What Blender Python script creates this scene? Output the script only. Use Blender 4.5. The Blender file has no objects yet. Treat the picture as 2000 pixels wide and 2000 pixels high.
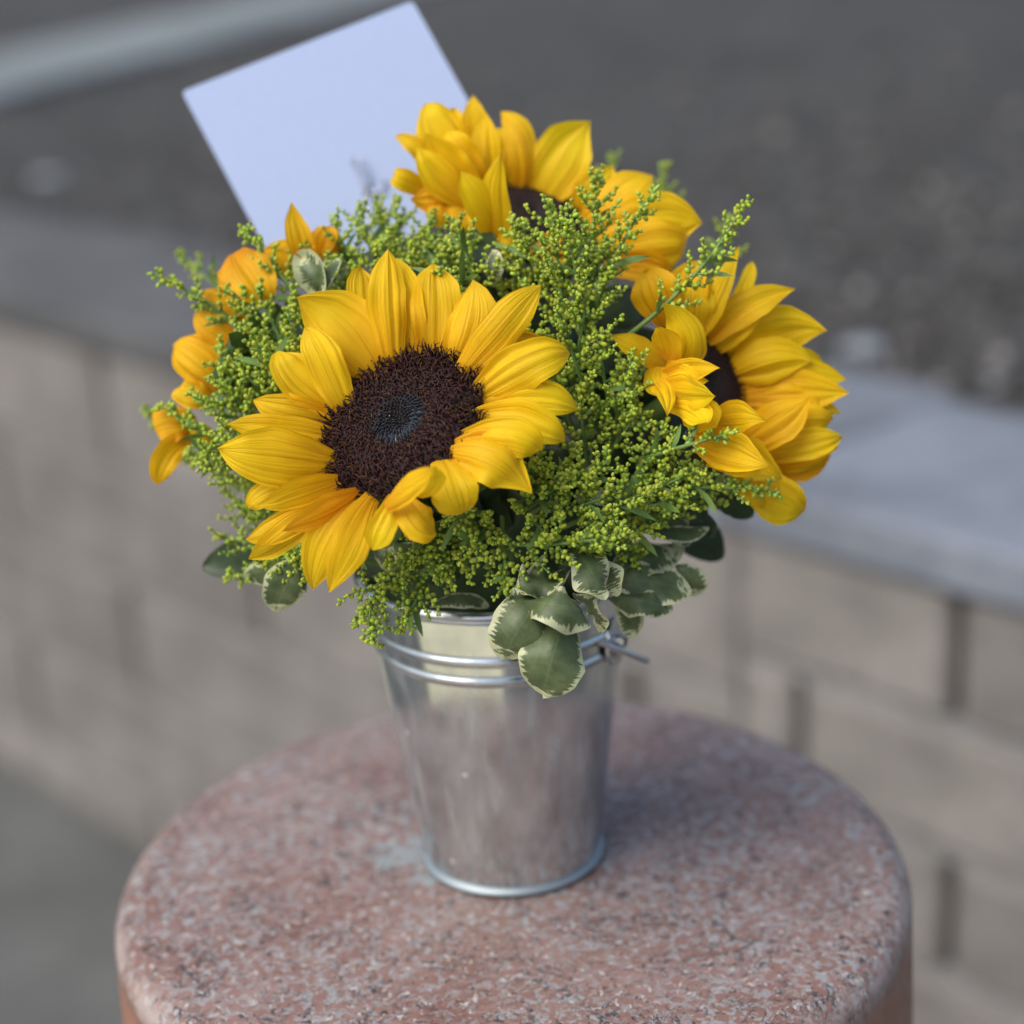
import bpy, math, random
import numpy as np
from mathutils import Matrix, Vector
random.seed(7); rng = np.random.default_rng(7)
sc = bpy.context.scene; COL = sc.collection

# ------------------------------------------------------------------ camera
FPX = 3600.0                                   # focal length in pixels of the 2000 px photograph
PITCH, ROLL, YAW = map(math.radians, (19.529, -3.118, 0.61))
CAM = np.array([0.0, -0.7017, 0.4047])         # origin = bucket base centre on the bollard top
FW = np.array([math.sin(YAW)*math.cos(PITCH), math.cos(YAW)*math.cos(PITCH), -math.sin(PITCH)])
_r = np.cross(FW, [0, 0, 1]); _r /= np.linalg.norm(_r); _u = np.cross(_r, FW)
RT = math.cos(ROLL)*_r + math.sin(ROLL)*_u
UP = math.cos(ROLL)*_u - math.sin(ROLL)*_r
cd = bpy.data.cameras.new('camera'); cam = bpy.data.objects.new('camera', cd); COL.objects.link(cam)
M = Matrix.Identity(4)
for i in range(3):
    M[i][0], M[i][1], M[i][2], M[i][3] = RT[i], UP[i], -FW[i], CAM[i]
cam.matrix_world = M
cd.sensor_width = 36; cd.lens = 36*FPX/2000; cd.clip_start = .02; cd.clip_end = 500
cd.dof.use_dof = True; cd.dof.focus_distance = 0.655; cd.dof.aperture_fstop = 3.9
sc.camera = cam

# ------------------------------------------------------------------ sky, sun, exposure
SUN_DIR = Vector((-0.55, -0.40, 0.86)).normalized()        # towards the sun
w = bpy.data.worlds.new('World'); sc.world = w; w.use_nodes = True
wn = w.node_tree.nodes; bg = wn['Background']
sky = wn.new('ShaderNodeTexSky'); sky.sky_type = 'NISHITA'; sky.sun_disc = False
sky.sun_elevation = math.asin(SUN_DIR.z); sky.sun_rotation = math.atan2(SUN_DIR.x, SUN_DIR.y)
sky.air_density = 1.0; sky.dust_density = 4.0; sky.ozone_density = 1.0
w.node_tree.links.new(sky.outputs[0], bg.inputs[0]); bg.inputs[1].default_value = 0.10
sl = bpy.data.lights.new('sun', 'SUN'); so = bpy.data.objects.new('sun', sl); COL.objects.link(so)
sl.energy = 1.5; sl.angle = math.radians(58); sl.color = (1, .97, .92)
so.rotation_euler = (-SUN_DIR).to_track_quat('-Z', 'Y').to_euler()
vs = sc.view_settings; vs.view_transform = 'Standard'; vs.look = 'None'; vs.exposure = 0.72; vs.gamma = 1; vs.use_curve_mapping = False

# ------------------------------------------------------------------ helpers
def P(x, y, d):                                # photo pixel + distance along the view axis -> world point
    return CAM + d*(FW + RT*(x-1000)/FPX - UP*(y-1000)/FPX)
def onz(x, y, z):                              # photo pixel -> point on the level z
    r = FW + RT*(x-1000)/FPX - UP*(y-1000)/FPX
    return CAM + r*((z-CAM[2])/r[2])
def link(o, parent=None):
    COL.objects.link(o)
    if parent: o.parent = parent
    return o
def empty(name, loc, label=None, cat=None, group=None):
    o = bpy.data.objects.new(name, None); o.empty_display_size = .01; o.location = Vector(loc); link(o)
    tag(o, label, cat, group); return o
def tag(o, label=None, cat=None, group=None, kind=None):
    if label: o['label'] = label
    if cat: o['category'] = cat
    if group: o['group'] = group
    if kind: o['kind'] = kind
    return o
def base_of(parent):
    b = np.zeros(3)
    while parent is not None: b = b + np.array(parent.location); parent = parent.parent
    return b
def mesh(name, V, Fs, mat, parent=None, smooth=True, uv=None, loc=None, cols=None, fmat=None):
    """V: (n,3) world points; Fs: (m,3|4) array or list; one mesh object, its origin at loc or its parent"""
    V = np.asarray(V, float); off = base_of(parent)
    o_loc = np.zeros(3) if loc is None else np.asarray(loc, float) - off
    V = V - off - o_loc
    me = bpy.data.meshes.new(name)
    if isinstance(Fs, np.ndarray):
        k = Fs.shape[1]; n = len(Fs)
        me.vertices.add(len(V)); me.vertices.foreach_set('co', V.astype(np.float32).ravel())
        me.loops.add(n*k); me.loops.foreach_set('vertex_index', Fs.astype(np.int32).ravel())
        me.polygons.add(n); me.polygons.foreach_set('loop_start', np.arange(0, n*k, k, dtype=np.int32))
        me.update(calc_edges=True)
    else:
        me.from_pydata([tuple(v) for v in V], [], Fs)
    if smooth: me.polygons.foreach_set('use_smooth', np.ones(len(me.polygons), bool))
    mats = mat if isinstance(mat, list) else [mat]
    for m in mats: me.materials.append(m)
    if fmat is not None: me.polygons.foreach_set('material_index', np.asarray(fmat, np.int32))
    if uv is not None:
        l = me.uv_layers.new(name='UVMap'); idx = np.empty(len(me.loops), np.int32); me.loops.foreach_get('vertex_index', idx)
        l.data.foreach_set('uv', np.asarray(uv, np.float32)[idx].ravel())
    if cols is not None:
        a = me.color_attributes.new('col', 'FLOAT_COLOR', 'POINT')
        c4 = np.ones((len(V), 4), np.float32); c4[:, :3] = cols; a.data.foreach_set('color', c4.ravel())
    me.validate(); me.update()
    o = bpy.data.objects.new(name, me); o.location = Vector(o_loc); link(o, parent)
    return o
def grid_faces(nu, nv, wrap=False):
    f = []
    for i in range(nu-1):
        for j in range(nv if wrap else nv-1):
            k = (j+1) % nv; f.append((i*nv+j, i*nv+k, (i+1)*nv+k, (i+1)*nv+j))
    return np.array(f, np.int32)
def unit(v): v = np.asarray(v, float); return v/(np.linalg.norm(v)+1e-12)
def tube(pts, rad, ns=6):
    pts = np.asarray(pts, float); n = len(pts); rad = np.broadcast_to(rad, (n,))
    V = []; ref = np.array([.3, .5, .8])
    for i in range(n):
        t = unit(pts[min(i+1, n-1)]-pts[max(i-1, 0)]); a = unit(np.cross(t, ref)); b = np.cross(t, a)
        for k in range(ns):
            an = 2*math.pi*k/ns; V.append(pts[i]+rad[i]*(math.cos(an)*a+math.sin(an)*b))
    return np.array(V), grid_faces(n, ns, True)
def join(parts):
    V = []; Fq = []; n = 0
    for v, f in parts: V.append(v); Fq.append(f+n); n += len(v)
    return np.concatenate(V), np.concatenate(Fq)
def lathe(prof, ns=96, c=(0, 0)):
    V = []
    for r, z in prof:
        for k in range(ns):
            a = 2*math.pi*k/ns; V.append((c[0]+r*math.cos(a), c[1]+r*math.sin(a), z))
    return np.array(V), grid_faces(len(prof), ns, True)
def ring(R, z, r, ns=96, m=10):
    return lathe([(R+r*math.cos(2*math.pi*k/m), z+r*math.sin(2*math.pi*k/m)) for k in range(m+1)], ns)
def bez(a, b, c, n):                            # quadratic curve through a, (near) b, c
    a, b, c = map(np.asarray, (a, b, c)); k = 2*b-.5*(a+c); t = np.linspace(0, 1, n)[:, None]
    return (1-t)**2*a+2*t*(1-t)*k+t*t*c

# ------------------------------------------------------------------ materials
def mat(name):
    m = bpy.data.materials.new(name); m.use_nodes = True; nt = m.node_tree
    b = nt.nodes['Principled BSDF']
    def N(t, **k):
        n = nt.nodes.new(t)
        for a, v in k.items():
            if isinstance(a, str) and a.startswith('i_'): n.inputs[a[2:].replace('_', ' ')].default_value = v
            else: setattr(n, a, v)
        return n
    return m, nt, b, N, nt.links.new
def ramp(N, stops, interp='LINEAR'):
    r = N('ShaderNodeValToRGB'); e = r.color_ramp.elements; r.color_ramp.interpolation = interp
    while len(e) < len(stops): e.new(.5)
    for x, (p, c) in zip(e, stops): x.position = p; x.color = (*c, 1)
    return r
def mixc(N, L, a, b, f, mode='MIX'):
    m = N('ShaderNodeMix', data_type='RGBA', blend_type=mode)
    for sock, v in ((m.inputs[6], a), (m.inputs[7], b), (m.inputs[0], f)):
        if hasattr(v, 'links'): L(v, sock)
        else: sock.default_value = (*v, 1) if isinstance(v, tuple) else v
    return m.outputs[2]

def petal_material(name, tip, base):
    m, nt, b, N, L = mat(name)
    uv = N('ShaderNodeUVMap'); sep = N('ShaderNodeSeparateXYZ'); L(uv.outputs[0], sep.inputs[0])
    oi = N('ShaderNodeObjectInfo')
    mp = N('ShaderNodeMapping'); mp.inputs['Scale'].default_value = (17, .8, 1); L(uv.outputs[0], mp.inputs[0])
    cmb = N('ShaderNodeCombineXYZ'); L(oi.outputs['Random'], cmb.inputs[0]); L(oi.outputs['Random'], cmb.inputs[1])
    sc_ = N('ShaderNodeVectorMath', operation='SCALE'); sc_.inputs[3].default_value = 40; L(cmb.outputs[0], sc_.inputs[0]); L(sc_.outputs[0], mp.inputs['Location'])
    nz = N('ShaderNodeTexNoise', i_Scale=1.0, i_Detail=3.0); L(mp.outputs[0], nz.inputs[0])
    nb = N('ShaderNodeTexNoise', i_Scale=60.0, i_Detail=3.0); tc = N('ShaderNodeTexCoord'); L(tc.outputs['Object'], nb.inputs[0])
    g = ramp(N, [(0, base), (.30, tuple(.35*x+.65*y for x, y in zip(base, tip))), (.65, tip)]); L(sep.outputs[1], g.inputs[0])
    st = ramp(N, [(.30, (.70, .52, .35)), (.46, (1, 1, 1)), (.7, (1.0, 1.0, 1.0))]); L(nz.outputs[0], st.inputs[0])
    c = mixc(N, L, g.outputs[0], st.outputs[0], .75, 'MULTIPLY')
    bl = ramp(N, [(.3, (.88, .80, .7)), (.55, (1, 1, 1))]); L(nb.outputs[0], bl.inputs[0])
    c = mixc(N, L, c, bl.outputs[0], .6, 'MULTIPLY')
    hs = N('ShaderNodeHueSaturation'); L(c, hs.inputs['Color'])
    mr = N('ShaderNodeMapRange'); mr.inputs[3].default_value = .490; mr.inputs[4].default_value = .508; L(oi.outputs['Random'], mr.inputs[0]); L(mr.outputs[0], hs.inputs['Hue'])
    L(hs.outputs[0], b.inputs['Base Color']); b.inputs['Roughness'].default_value = .52
    b.inputs['Specular IOR Level'].default_value = .25
    b.inputs['Sheen Weight'].default_value = .05
    bp = N('ShaderNodeBump', i_Strength=.7, i_Distance=.0008); L(nz.outputs[0], bp.inputs['Height']); L(bp.outputs[0], b.inputs['Normal'])
    tr = N('ShaderNodeBsdfTranslucent'); L(hs.outputs[0], tr.inputs[0])
    mx = N('ShaderNodeMixShader'); mx.inputs[0].default_value = .40; L(b.outputs[0], mx.inputs[1]); L(tr.outputs[0], mx.inputs[2])
    L(mx.outputs[0], nt.nodes['Material Output'].inputs[0]); return m
MP = petal_material('petal_yellow', (.93, .64, .008), (.86, .46, .005))
MPO = petal_material('petal_orange', (.92, .53, .006), (.80, .35, .004))

def col_material(name, rough=.5, trans=0.0, spec=.4):
    m, nt, b, N, L = mat(name)
    a = N('ShaderNodeAttribute', attribute_name='col'); L(a.outputs[0], b.inputs['Base Color'])
    b.inputs['Roughness'].default_value = rough; b.inputs['Specular IOR Level'].default_value = spec
    if trans:
        tr = N('ShaderNodeBsdfTranslucent'); L(a.outputs[0], tr.inputs[0]); mx = N('ShaderNodeMixShader'); mx.inputs[0].default_value = trans
        L(b.outputs[0], mx.inputs[1]); L(tr.outputs[0], mx.inputs[2]); L(mx.outputs[0], nt.nodes['Material Output'].inputs[0])
    return m
MBUD = col_material('bud_green', .42, .12, .45)
MFLOR = col_material('disc_floret', .55, 0, .3)
def simple(name, c, rough=.5, noise=0, scale=200, metal=0, spec=.4):
    m, nt, b, N, L = mat(name)
    if noise:
        tc = N('ShaderNodeTexCoord'); n = N('ShaderNodeTexNoise', i_Scale=float(scale), i_Detail=4.0); L(tc.outputs['Object'], n.inputs[0])
        r = ramp(N, [(.3, tuple(x*(1-noise) for x in c)), (.7, tuple(min(1, x*(1+noise)) for x in c))]); L(n.outputs[0], r.inputs[0]); L(r.outputs[0], b.inputs['Base Color'])
    else: b.inputs['Base Color'].default_value = (*c, 1)
    b.inputs['Roughness'].default_value = rough; b.inputs['Metallic'].default_value = metal; b.inputs['Specular IOR Level'].default_value = spec
    return m
MSTEM = simple('stem_green', (.13, .22, .05), .5, .25, 120)
MSEP = simple('sepal_green', (.07, .13, .035), .6, .3, 150)
MDISC = simple('disc_base', (.018, .009, .008), .8)
MFOAM = simple('floral_foam_green', (.03, .055, .02), .9, .3, 200)

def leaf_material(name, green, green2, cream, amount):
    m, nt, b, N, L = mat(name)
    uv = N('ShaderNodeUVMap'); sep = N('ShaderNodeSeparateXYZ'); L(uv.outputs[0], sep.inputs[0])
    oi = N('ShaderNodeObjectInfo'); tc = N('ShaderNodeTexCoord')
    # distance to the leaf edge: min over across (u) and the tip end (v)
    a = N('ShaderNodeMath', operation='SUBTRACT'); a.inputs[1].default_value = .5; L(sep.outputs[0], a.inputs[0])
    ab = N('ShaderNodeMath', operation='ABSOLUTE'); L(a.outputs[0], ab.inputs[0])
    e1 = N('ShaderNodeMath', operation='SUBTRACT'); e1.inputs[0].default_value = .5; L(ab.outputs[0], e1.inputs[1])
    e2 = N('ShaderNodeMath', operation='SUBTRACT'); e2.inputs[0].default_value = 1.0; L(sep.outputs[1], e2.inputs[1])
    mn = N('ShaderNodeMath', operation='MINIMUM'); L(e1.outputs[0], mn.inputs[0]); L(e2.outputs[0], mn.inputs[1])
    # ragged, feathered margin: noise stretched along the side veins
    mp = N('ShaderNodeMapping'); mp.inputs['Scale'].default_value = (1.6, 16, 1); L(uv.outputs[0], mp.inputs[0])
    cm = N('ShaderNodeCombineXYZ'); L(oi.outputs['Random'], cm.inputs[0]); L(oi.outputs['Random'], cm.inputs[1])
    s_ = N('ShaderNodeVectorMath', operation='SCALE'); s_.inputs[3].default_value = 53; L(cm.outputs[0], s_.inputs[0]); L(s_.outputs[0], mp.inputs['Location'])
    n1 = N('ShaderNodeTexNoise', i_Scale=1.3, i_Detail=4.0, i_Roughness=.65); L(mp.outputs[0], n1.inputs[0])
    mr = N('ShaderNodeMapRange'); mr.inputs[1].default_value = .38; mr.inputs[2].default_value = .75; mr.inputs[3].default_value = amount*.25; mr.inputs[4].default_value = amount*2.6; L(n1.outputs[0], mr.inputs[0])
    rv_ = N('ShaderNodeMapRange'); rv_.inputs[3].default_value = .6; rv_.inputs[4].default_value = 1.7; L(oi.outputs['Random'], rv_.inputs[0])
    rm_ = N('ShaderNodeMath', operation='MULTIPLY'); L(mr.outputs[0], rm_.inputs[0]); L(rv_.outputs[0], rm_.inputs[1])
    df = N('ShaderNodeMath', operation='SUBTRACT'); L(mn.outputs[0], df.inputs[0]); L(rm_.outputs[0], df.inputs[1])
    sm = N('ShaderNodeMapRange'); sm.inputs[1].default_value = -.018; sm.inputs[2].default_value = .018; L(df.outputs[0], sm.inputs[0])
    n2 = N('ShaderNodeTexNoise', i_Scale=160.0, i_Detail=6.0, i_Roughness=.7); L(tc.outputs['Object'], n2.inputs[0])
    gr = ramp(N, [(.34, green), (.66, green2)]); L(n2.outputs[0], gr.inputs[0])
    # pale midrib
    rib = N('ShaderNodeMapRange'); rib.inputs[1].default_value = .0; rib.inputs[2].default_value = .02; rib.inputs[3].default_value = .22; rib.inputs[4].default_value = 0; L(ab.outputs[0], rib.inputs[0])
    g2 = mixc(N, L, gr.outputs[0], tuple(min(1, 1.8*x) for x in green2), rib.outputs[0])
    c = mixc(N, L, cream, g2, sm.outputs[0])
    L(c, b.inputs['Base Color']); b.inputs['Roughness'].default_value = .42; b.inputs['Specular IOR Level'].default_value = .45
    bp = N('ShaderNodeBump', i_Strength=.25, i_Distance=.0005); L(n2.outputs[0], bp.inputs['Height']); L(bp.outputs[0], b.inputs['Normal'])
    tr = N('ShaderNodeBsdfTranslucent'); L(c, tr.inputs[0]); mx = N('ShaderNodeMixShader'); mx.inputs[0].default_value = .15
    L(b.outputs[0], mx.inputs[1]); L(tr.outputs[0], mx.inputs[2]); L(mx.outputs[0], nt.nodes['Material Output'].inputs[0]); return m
MLEAF = leaf_material('variegated_leaf', (.058, .092, .034), (.135, .18, .08), (.52, .55, .33), .105)
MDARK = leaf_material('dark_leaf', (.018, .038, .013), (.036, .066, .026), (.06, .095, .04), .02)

def metal_material():
    m, nt, b, N, L = mat('galvanised_steel')
    tc = N('ShaderNodeTexCoord')
    n1 = N('ShaderNodeTexNoise', i_Scale=38.0, i_Detail=6.0, i_Roughness=.6); L(tc.outputs['Object'], n1.inputs[0])
    mp = N('ShaderNodeMapping'); mp.inputs['Scale'].default_value = (60, 60, 14); mp.inputs['Rotation'].default_value = (.2, .3, .2); L(tc.outputs['Object'], mp.inputs[0])
    n2 = N('ShaderNodeTexNoise', i_Scale=1.0, i_Detail=5.0); L(mp.outputs[0], n2.inputs[0])
    vo = N('ShaderNodeTexVoronoi', i_Scale=85.0); L(tc.outputs['Object'], vo.inputs[0])
    sp = ramp(N, [(.08, (1, 1, 1)), (.14, (0, 0, 0))]); L(vo.outputs['Distance'], sp.inputs[0])
    wn_ = N('ShaderNodeTexWhiteNoise', noise_dimensions='3D'); L(vo.outputs['Position'], wn_.inputs[0])
    th = N('ShaderNodeMath', operation='GREATER_THAN'); th.inputs[1].default_value = .80; L(wn_.outputs[0], th.inputs[0])
    spm = N('ShaderNodeMath', operation='MULTIPLY'); L(sp.outputs[0], spm.inputs[0]); L(th.outputs[0], spm.inputs[1])
    r1 = ramp(N, [(.3, (.47, .515, .53)), (.7, (.72, .775, .795))]); L(n1.outputs[0], r1.inputs[0])
    r2 = ramp(N, [(.35, (.8, .8, .8)), (.65, (1, 1, 1))]); L(n2.outputs[0], r2.inputs[0])
    c = mixc(N, L, r1.outputs[0], r2.outputs[0], .6, 'MULTIPLY'); c = mixc(N, L, c, (.62, .63, .62), spm.outputs[0])
    L(c, b.inputs['Base Color']); b.inputs['Specular IOR Level'].default_value = .5
    mp3 = N('ShaderNodeMapping'); mp3.inputs['Scale'].default_value = (150, 150, 26); mp3.inputs['Rotation'].default_value = (.0, .5, .0); L(tc.outputs['Object'], mp3.inputs[0])
    n3 = N('ShaderNodeTexNoise', i_Scale=1.0, i_Detail=4.0); L(mp3.outputs[0], n3.inputs[0])
    sm_ = ramp(N, [(.52, (0, 0, 0)), (.75, (.5, .5, .5))]); L(n3.outputs[0], sm_.inputs[0])
    s1 = N('ShaderNodeMath', operation='MAXIMUM'); L(sm_.outputs[0], s1.inputs[0]); L(spm.outputs[0], s1.inputs[1])
    s2 = N('ShaderNodeMapRange'); s2.inputs[3].default_value = .95; s2.inputs[4].default_value = .4; L(s1.outputs[0], s2.inputs[0]); L(s2.outputs[0], b.inputs['Metallic'])
    mr = N('ShaderNodeMapRange'); mr.inputs[1].default_value = .3; mr.inputs[2].default_value = .7; mr.inputs[3].default_value = .10; mr.inputs[4].default_value = .22; L(n1.outputs[0], mr.inputs[0])
    L(mr.outputs[0], b.inputs['Roughness'])
    bp = N('ShaderNodeBump', i_Strength=.08, i_Distance=.001); L(n1.outputs[0], bp.inputs['Height']); L(bp.outputs[0], b.inputs['Normal'])
    return m
MSTEEL = metal_material()
MWIRE = simple('handle_wire_steel', (.66, .67, .69), .25, metal=1)

def bollard_material():
    m, nt, b, N, L = mat('worn_red_stone')
    tc = N('ShaderNodeTexCoord'); ge = N('ShaderNodeNewGeometry')
    def nz(s, d=5.0, r=.6, dist=0.0):
        n = N('ShaderNodeTexNoise', i_Scale=float(s), i_Detail=d, i_Roughness=r, i_Distortion=dist); L(tc.outputs['Object'], n.inputs[0]); return n.outputs[0]
    red = ramp(N, [(.3, (.165, .076, .055)), (.52, (.222, .118, .092)), (.72, (.31, .205, .182))]); L(nz(26), red.inputs[0])
    lo = ramp(N, [(.40, (0, 0, 0)), (.62, (.5, .5, .5))]); L(nz(9, 3), lo.inputs[0])
    redc = mixc(N, L, red.outputs[0], (.30, .205, .18), lo.outputs[0])
    # grey cement mortar patches of the exposed aggregate
    g1 = ramp(N, [(.49, (0, 0, 0)), (.55, (1, 1, 1))]); L(nz(240, 6, .72, .5), g1.inputs[0])
    big = ramp(N, [(.36, (.30, .30, .30)), (.56, (1, 1, 1))]); L(nz(17, 4), big.inputs[0])
    gm = N('ShaderNodeMath', operation='MULTIPLY'); L(g1.outputs[0], gm.inputs[0]); L(big.outputs[0], gm.inputs[1])
    sep = N('ShaderNodeSeparateXYZ'); L(tc.outputs['Object'], sep.inputs[0])
    top = N('ShaderNodeMapRange'); top.inputs[1].default_value = -.022; top.inputs[2].default_value = -.006; L(sep.outputs[2], top.inputs[0])   # wear only reaches the top and its edge
    gt = N('ShaderNodeMath', operation='MULTIPLY'); L(gm.outputs[0], gt.inputs[0]); L(top.outputs[0], gt.inputs[1])
    c = mixc(N, L, redc, (.30, .30, .305), gt.outputs[0])
    sd = N('ShaderNodeMapRange'); sd.inputs[1].default_value = -.012; sd.inputs[2].default_value = -.022; L(sep.outputs[2], sd.inputs[0])
    c = mixc(N, L, c, (.30, .155, .105), sd.outputs[0])
    # whitish chips
    w1 = ramp(N, [(.595, (0, 0, 0)), (.64, (1, 1, 1))]); L(nz(300, 4, .6, .8), w1.inputs[0])
    wt = N('ShaderNodeMath', operation='MULTIPLY'); L(w1.outputs[0], wt.inputs[0]); L(top.outputs[0], wt.inputs[1])
    c = mixc(N, L, c, (.46, .45, .43), wt.outputs[0])
    # dark pits and crooked cracks
    d1 = ramp(N, [(.34, (1, 1, 1)), (.395, (0, 0, 0))]); L(nz(280, 4, .6, .4), d1.inputs[0])
    cr = nz(62, 3, .55, 2.2); ca = N('ShaderNodeMath', operation='SUBTRACT'); L(cr, ca.inputs[0]); ca.inputs[1].default_value = .5
    cb = N('ShaderNodeMath', operation='ABSOLUTE'); L(ca.outputs[0], cb.inputs[0]); cc = ramp(N, [(.0, (1, 1, 1)), (.014, (.8, .8, .8)), (.026, (0, 0, 0))]); L(cb.outputs[0], cc.inputs[0])
    cm_ = ramp(N, [(.44, (0, 0, 0)), (.54, (1, 1, 1))]); L(nz(42, 5, .7), cm_.inputs[0])
    cx = N('ShaderNodeMath', operation='MULTIPLY'); L(cc.outputs[0], cx.inputs[0]); L(cm_.outputs[0], cx.inputs[1])
    dm = N('ShaderNodeMath', operation='MAXIMUM'); L(d1.outputs[0], dm.inputs[0]); L(cx.outputs[0], dm.inputs[1])
    dt = N('ShaderNodeMath', operation='MULTIPLY'); L(dm.outputs[0], dt.inputs[0]); L(top.outputs[0], dt.inputs[1])
    c = mixc(N, L, c, (.045, .046, .05), dt.outputs[0])
    # scuffed arris with a painted pale highlight where the top turns into the side
    ar = N('ShaderNodeMapRange'); ar.inputs[1].default_value = -.016; ar.inputs[2].default_value = -.009; L(sep.outputs[2], ar.inputs[0])
    ar2 = N('ShaderNodeMapRange'); ar2.inputs[1].default_value = -.0015; ar2.inputs[2].default_value = -.006; L(sep.outputs[2], ar2.inputs[0])
    am = N('ShaderNodeMath', operation='MULTIPLY'); L(ar.outputs[0], am.inputs[0]); L(ar2.outputs[0], am.inputs[1])
    an = ramp(N, [(.42, (.1, .1, .1)), (.6, (.8, .8, .8))]); L(nz(60, 5), an.inputs[0])
    ax = N('ShaderNodeMath', operation='MULTIPLY'); L(am.outputs[0], ax.inputs[0]); L(an.outputs[0], ax.inputs[1])
    c = mixc(N, L, c, (.40, .34, .32), ax.outputs[0])
    # dried pale blue-grey drips beside the bucket and near the right edge
    for (sx, sy, sr) in ((-.047, .004, .020), (-.036, -.017, .016), (.137, .036, .03), (.143, .0, .02)):
        vm = N('ShaderNodeVectorMath', operation='DISTANCE'); L(tc.outputs['Object'], vm.inputs[0]); vm.inputs[1].default_value = (sx, sy, 0)
        q = N('ShaderNodeMath', operation='DIVIDE'); L(vm.outputs['Value'], q.inputs[0]); q.inputs[1].default_value = sr
        q2 = N('ShaderNodeMath', operation='MULTIPLY_ADD'); L(nz(95 if sx < 0 else 130, 4, .6), q2.inputs[0]); q2.inputs[1].default_value = 3.2 if sx < 0 else 5; L(q.outputs[0], q2.inputs[2])
        rr = ramp(N, [(.0, (1, 1, 1)), (.45, (1, 1, 1)), (.55, (0, 0, 0))]); 
        q3 = N('ShaderNodeMapRange'); q3.inputs[1].default_value = 1.2 if sx < 0 else 2.0; q3.inputs[2].default_value = 3.0; L(q2.outputs[0], q3.inputs[0]); L(q3.outputs[0], rr.inputs[0])
        ff = N('ShaderNodeMath', operation='MULTIPLY'); ff.inputs[1].default_value = .75; L(rr.outputs[0], ff.inputs[0])
        c = mixc(N, L, c, (.27, .32, .335), ff.outputs[0])
    L(c, b.inputs['Base Color'])
    rg = ramp(N, [(.3, (.30, .30, .30)), (.7, (.55, .55, .55))]); L(nz(80), rg.inputs[0]); L(rg.outputs[0], b.inputs['Roughness'])
    b.inputs['Specular IOR Level'].default_value = .45
    hh = N('ShaderNodeMath', operation='SUBTRACT'); L(g1.outputs[0], hh.inputs[0]); L(dm.outputs[0], hh.inputs[1])
    bp = N('ShaderNodeBump', i_Strength=.35, i_Distance=.0008); L(hh.outputs[0], bp.inputs['Height']); L(bp.outputs[0], b.inputs['Normal'])
    return m
MBOL = bollard_material()

def rough_material(name, stops, scale, rough=.9, bump=.4, dist=.004, randomise=0.0):
    m, nt, b, N, L = mat(name); tc = N('ShaderNodeTexCoord')
    n = N('ShaderNodeTexNoise', i_Scale=float(scale), i_Detail=8.0, i_Roughness=.65); L(tc.outputs['Object'], n.inputs[0])
    r = ramp(N, stops); L(n.outputs[0], r.inputs[0]); c = r.outputs[0]
    n2 = N('ShaderNodeTexNoise', i_Scale=scale*.16, i_Detail=3.0); L(tc.outputs['Object'], n2.inputs[0])
    r2 = ramp(N, [(.35, (.75, .75, .75)), (.65, (1.12, 1.12, 1.12))]); L(n2.outputs[0], r2.inputs[0]); c = mixc(N, L, c, r2.outputs[0], 1.0, 'MULTIPLY')
    if randomise:
        oi = N('ShaderNodeObjectInfo'); mr = N('ShaderNodeMapRange'); mr.inputs[3].default_value = 1-randomise; mr.inputs[4].default_value = 1+randomise; L(oi.outputs['Random'], mr.inputs[0])
        hs = N('ShaderNodeHueSaturation'); L(mr.outputs[0], hs.inputs['Value']); L(c, hs.inputs['Color']); c = hs.outputs[0]
    L(c, b.inputs['Base Color']); b.inputs['Roughness'].default_value = rough
    bp = N('ShaderNodeBump', i_Strength=bump, i_Distance=dist); L(n.outputs[0], bp.inputs['Height']); L(bp.outputs[0], b.inputs['Normal'])
    return m
MBLOCK = rough_material('split_face_block', [(.3, (.160, .150, .140)), (.7, (.245, .232, .218))], 45, randomise=.13)
MCAP = rough_material('coping_concrete', [(.3, (.135, .157, .192)), (.7, (.19, .213, .25))], 30, randomise=.05)
MCAPD = rough_material('weathered_dark_coping', [(.3, (.070, .074, .078)), (.7, (.11, .114, .118))], 30, randomise=.05)
MBED = rough_material('pale_bed_mortar', [(.3, (.20, .20, .20)), (.7, (.26, .26, .26))], 60)
MMORT = rough_material('mortar', [(.3, (.05, .05, .05)), (.7, (.09, .09, .09))], 60)
MSOIL = rough_material('dark_gravelly_soil', [(.32, (.018, .018, .017)), (.5, (.039, .039, .037)), (.7, (.088, .086, .080))], 14, bump=.8, dist=.01)
MASPH = rough_material('asphalt_ground', [(.3, (.075, .08, .078)), (.7, (.12, .125, .122))], 25)
MPAVE = rough_material('cream_paving', [(.3, (.74, .66, .42)), (.7, (.86, .79, .54))], 8)
MKERB = rough_material('kerb_concrete', [(.3, (.15, .178, .187)), (.7, (.215, .245, .255))], 12)
MGRAV = col_material('gravel', .9)
MPALE = simple('pale_stone', (.25, .275, .31), .8, .15, 60)
MENV = simple('sky_tinted_paper', (.345, .425, .625), .75, .02, 300)  # blue cast of the sky light is put into the paper colour
mm, nt, bb, N_, L_ = mat('clear_plastic'); bb.inputs['Transmission Weight'].default_value = .9; bb.inputs['Roughness'].default_value = .06; bb.inputs['IOR'].default_value = 1.45; bb.inputs['Base Color'].default_value = (.93, .93, .95, 1); MPLAS = mm

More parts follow.
